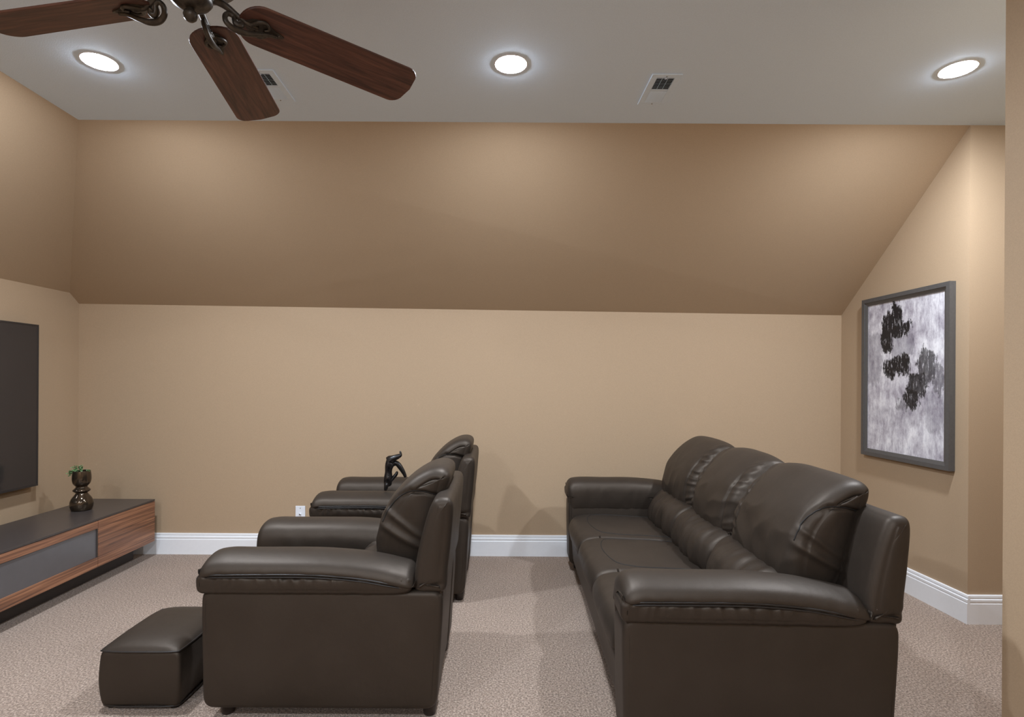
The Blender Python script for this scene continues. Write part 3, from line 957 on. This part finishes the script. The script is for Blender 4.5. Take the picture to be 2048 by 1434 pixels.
# ------------------------------------------------------------------ television
tv = empty('television', (-2.965, 2.62, 0.567), 0, 'large flat dark television on the left wall above the console', 'television')
TY0, TY1, TZ = 1.70-2.62, 3.535-2.62, 1.032
box('housing', (-0.045, 0.010, TY0, TY1, 0, TZ), M_tvbody, tv, 0.004)
box('screen', (0.0102, 0.0112, TY0+0.010, TY1-0.010, 0.014, TZ-0.010), M_screen, tv)
for (a, b_, c_, d_) in ((TY0, TY1, 0, 0.014), (TY0, TY1, TZ-0.010, TZ), (TY0, TY0+0.010, 0.014, TZ-0.010), (TY1-0.010, TY1, 0.014, TZ-0.010)):
    box('bezel', (0.010, 0.0135, a, b_, c_, d_), M_tvbody, tv, 0.0008)
box('wall_mount', (-0.0545, -0.045, -0.3, 0.3, 0.35, 0.7), M_tvbody, tv)

# ------------------------------------------------------------------ framed painting
PY0, PY1, PZ0, PZ1 = 2.969, 3.687, 0.783, 1.811
pw, ph = PY1-PY0, PZ1-PZ0
# local x runs to the viewer's right along the wall, local y into the wall
pt = empty('framed_painting', (XR-0.001, PY1, PZ0), R(-90), 'abstract black and lilac grey painting in a dark grey frame', 'painting')
fw, fd = 0.045, 0.034
def rail(pts, parent):
    # profile: raised outer lip, sloping towards the canvas
    v, f = [], []
    for (ox_, oz_), (ix_, iz_) in pts:
        mx, mz = (ox_*0.45+ix_*0.55), (oz_*0.45+iz_*0.55)
        v += [(ox_, 0, oz_), (ox_, -fd, oz_), (mx, -fd, mz), (mx, -fd+0.004, mz), (ix_, -fd+0.010, iz_), (ix_, 0, iz_)]
    for i in range(6):
        j = (i+1) % 6
        f.append((i, j, 6+j, 6+i))
    f += [tuple(range(6)), tuple(range(11, 5, -1))]
    return link('frame_rail', mesh_from(v, f), M_frame, parent, False)
O = [(0, 0), (pw, 0), (pw, ph), (0, ph)]
I = [(fw, fw), (pw-fw, fw), (pw-fw, ph-fw), (fw, ph-fw)]
for k in range(4):
    rail([(O[k], I[k]), (O[(k+1) % 4], I[(k+1) % 4])], pt)
cv = box('canvas', (0, pw-2*fw+0.004, 0, 0.012, 0, ph-2*fw+0.004), canvas_mat(pw-2*fw, ph-2*fw), pt)
cv.location = (fw-0.002, -0.020, fw-0.002)

# ------------------------------------------------------------------ wall plate
wp = empty('wall_plate', (-1.416, YB, 0.235), 0, 'white cable wall plate on the knee wall between console and armchairs', 'wall plate')
box('plate', (-0.035, 0.035, -0.006, 0, 0, 0.115), M_white, wp, 0.0025, 2)
jk = lathe('cable_jack', [(0.0, 0.0), (0.0085, 0.0), (0.0085, 0.003), (0.0055, 0.004), (0.0055, 0.011), (0.0, 0.011)], M_white, wp, 18)
jk.rotation_euler = (R(90), 0, 0); jk.location = (0, -0.006, 0.0575)
jh = lathe('jack_shade_disc', [(0.0, 0.0), (0.004, 0.0), (0.004, 0.001), (0.0, 0.001)], M_dark, jk, 12)  # solid black disc, paints the shade of the socket
jh.location = (0, 0, 0.0108)
for z in (0.0155, 0.0995):
    s = lathe('screw', [(0.0035, 0.0), (0.003, 0.0012), (0.0, 0.0016)], M_steel, wp, 10)
    s.rotation_euler = (R(90), 0, 0); s.location = (0, -0.006, z)

# ------------------------------------------------------------------ acrobat figurine (handstand)
fig = empty('acrobat_figurine', (-0.640, 3.18, 0.622), 0, 'small black upside down figure sculpture on the far armchair arm', 'sculpture')
def skin_figure(name, verts, edges, radii, mat, parent, root):
    me = bpy.data.meshes.new('m')
    me.from_pydata(verts, edges, [])
    o = bpy.data.objects.new(name, me)
    COL.objects.link(o); o.parent = parent
    sk = o.modifiers.new('skin', 'SKIN'); sk.use_smooth_shade = True
    lay = me.skin_vertices[0].data
    for i, r_ in enumerate(radii):
        lay[i].radius = (r_, r_)
        lay[i].use_root = (i == root)
    sb = o.modifiers.new('sub', 'SUBSURF'); sb.levels = 2; sb.render_levels = 2
    me.materials.append(mat)
    return o
FV = [(0.016, 0, 0.150), (0.012, 0, 0.126), (0.010, 0, 0.100), (0.009, 0, 0.076), (0.006, 0, 0.052), (0.003, 0.002, 0.030),   # 0 pelvis 1 belly 2 waist 3 chest 4 shoulders 5 head
      (0.000, -0.014, 0.030), (-0.002, -0.012, 0.012), (-0.006, -0.010, -0.004),                          # 6-8 arm
      (0.018, 0.020, 0.050), (0.050, 0.030, 0.086), (0.056, 0.030, 0.104),                                # 9-11 arm flung out
      (0.020, -0.008, 0.170), (0.034, -0.010, 0.184), (0.060, -0.010, 0.192), (0.080, -0.010, 0.202), (0.084, -0.010, 0.204), (0.078, -0.010, 0.228),   # 12-17 raised leg
      (0.030, 0.010, 0.150), (0.052, 0.012, 0.158), (0.068, 0.012, 0.142), (0.088, 0.012, 0.112), (0.100, 0.012, 0.090), (0.108, 0.012, 0.070)]         # 18-23 bent leg
FE = [(0, 1), (1, 2), (2, 3), (3, 4), (4, 5), (5, 6), (6, 7), (7, 8), (4, 9), (9, 10), (10, 11), (0, 12), (12, 13), (13, 14), (14, 15), (15, 16), (16, 17), (0, 18), (18, 19), (19, 20), (20, 21), (21, 22), (22, 23)]
FR = [0.026, 0.025, 0.021, 0.028, 0.030, 0.024, 0.014, 0.012, 0.010, 0.012, 0.011, 0.006, 0.022, 0.019, 0.017, 0.012, 0.009, 0.005, 0.019, 0.018, 0.017, 0.014, 0.011, 0.009]
skin_figure('body', FV, FE, FR, M_black, fig, 0)
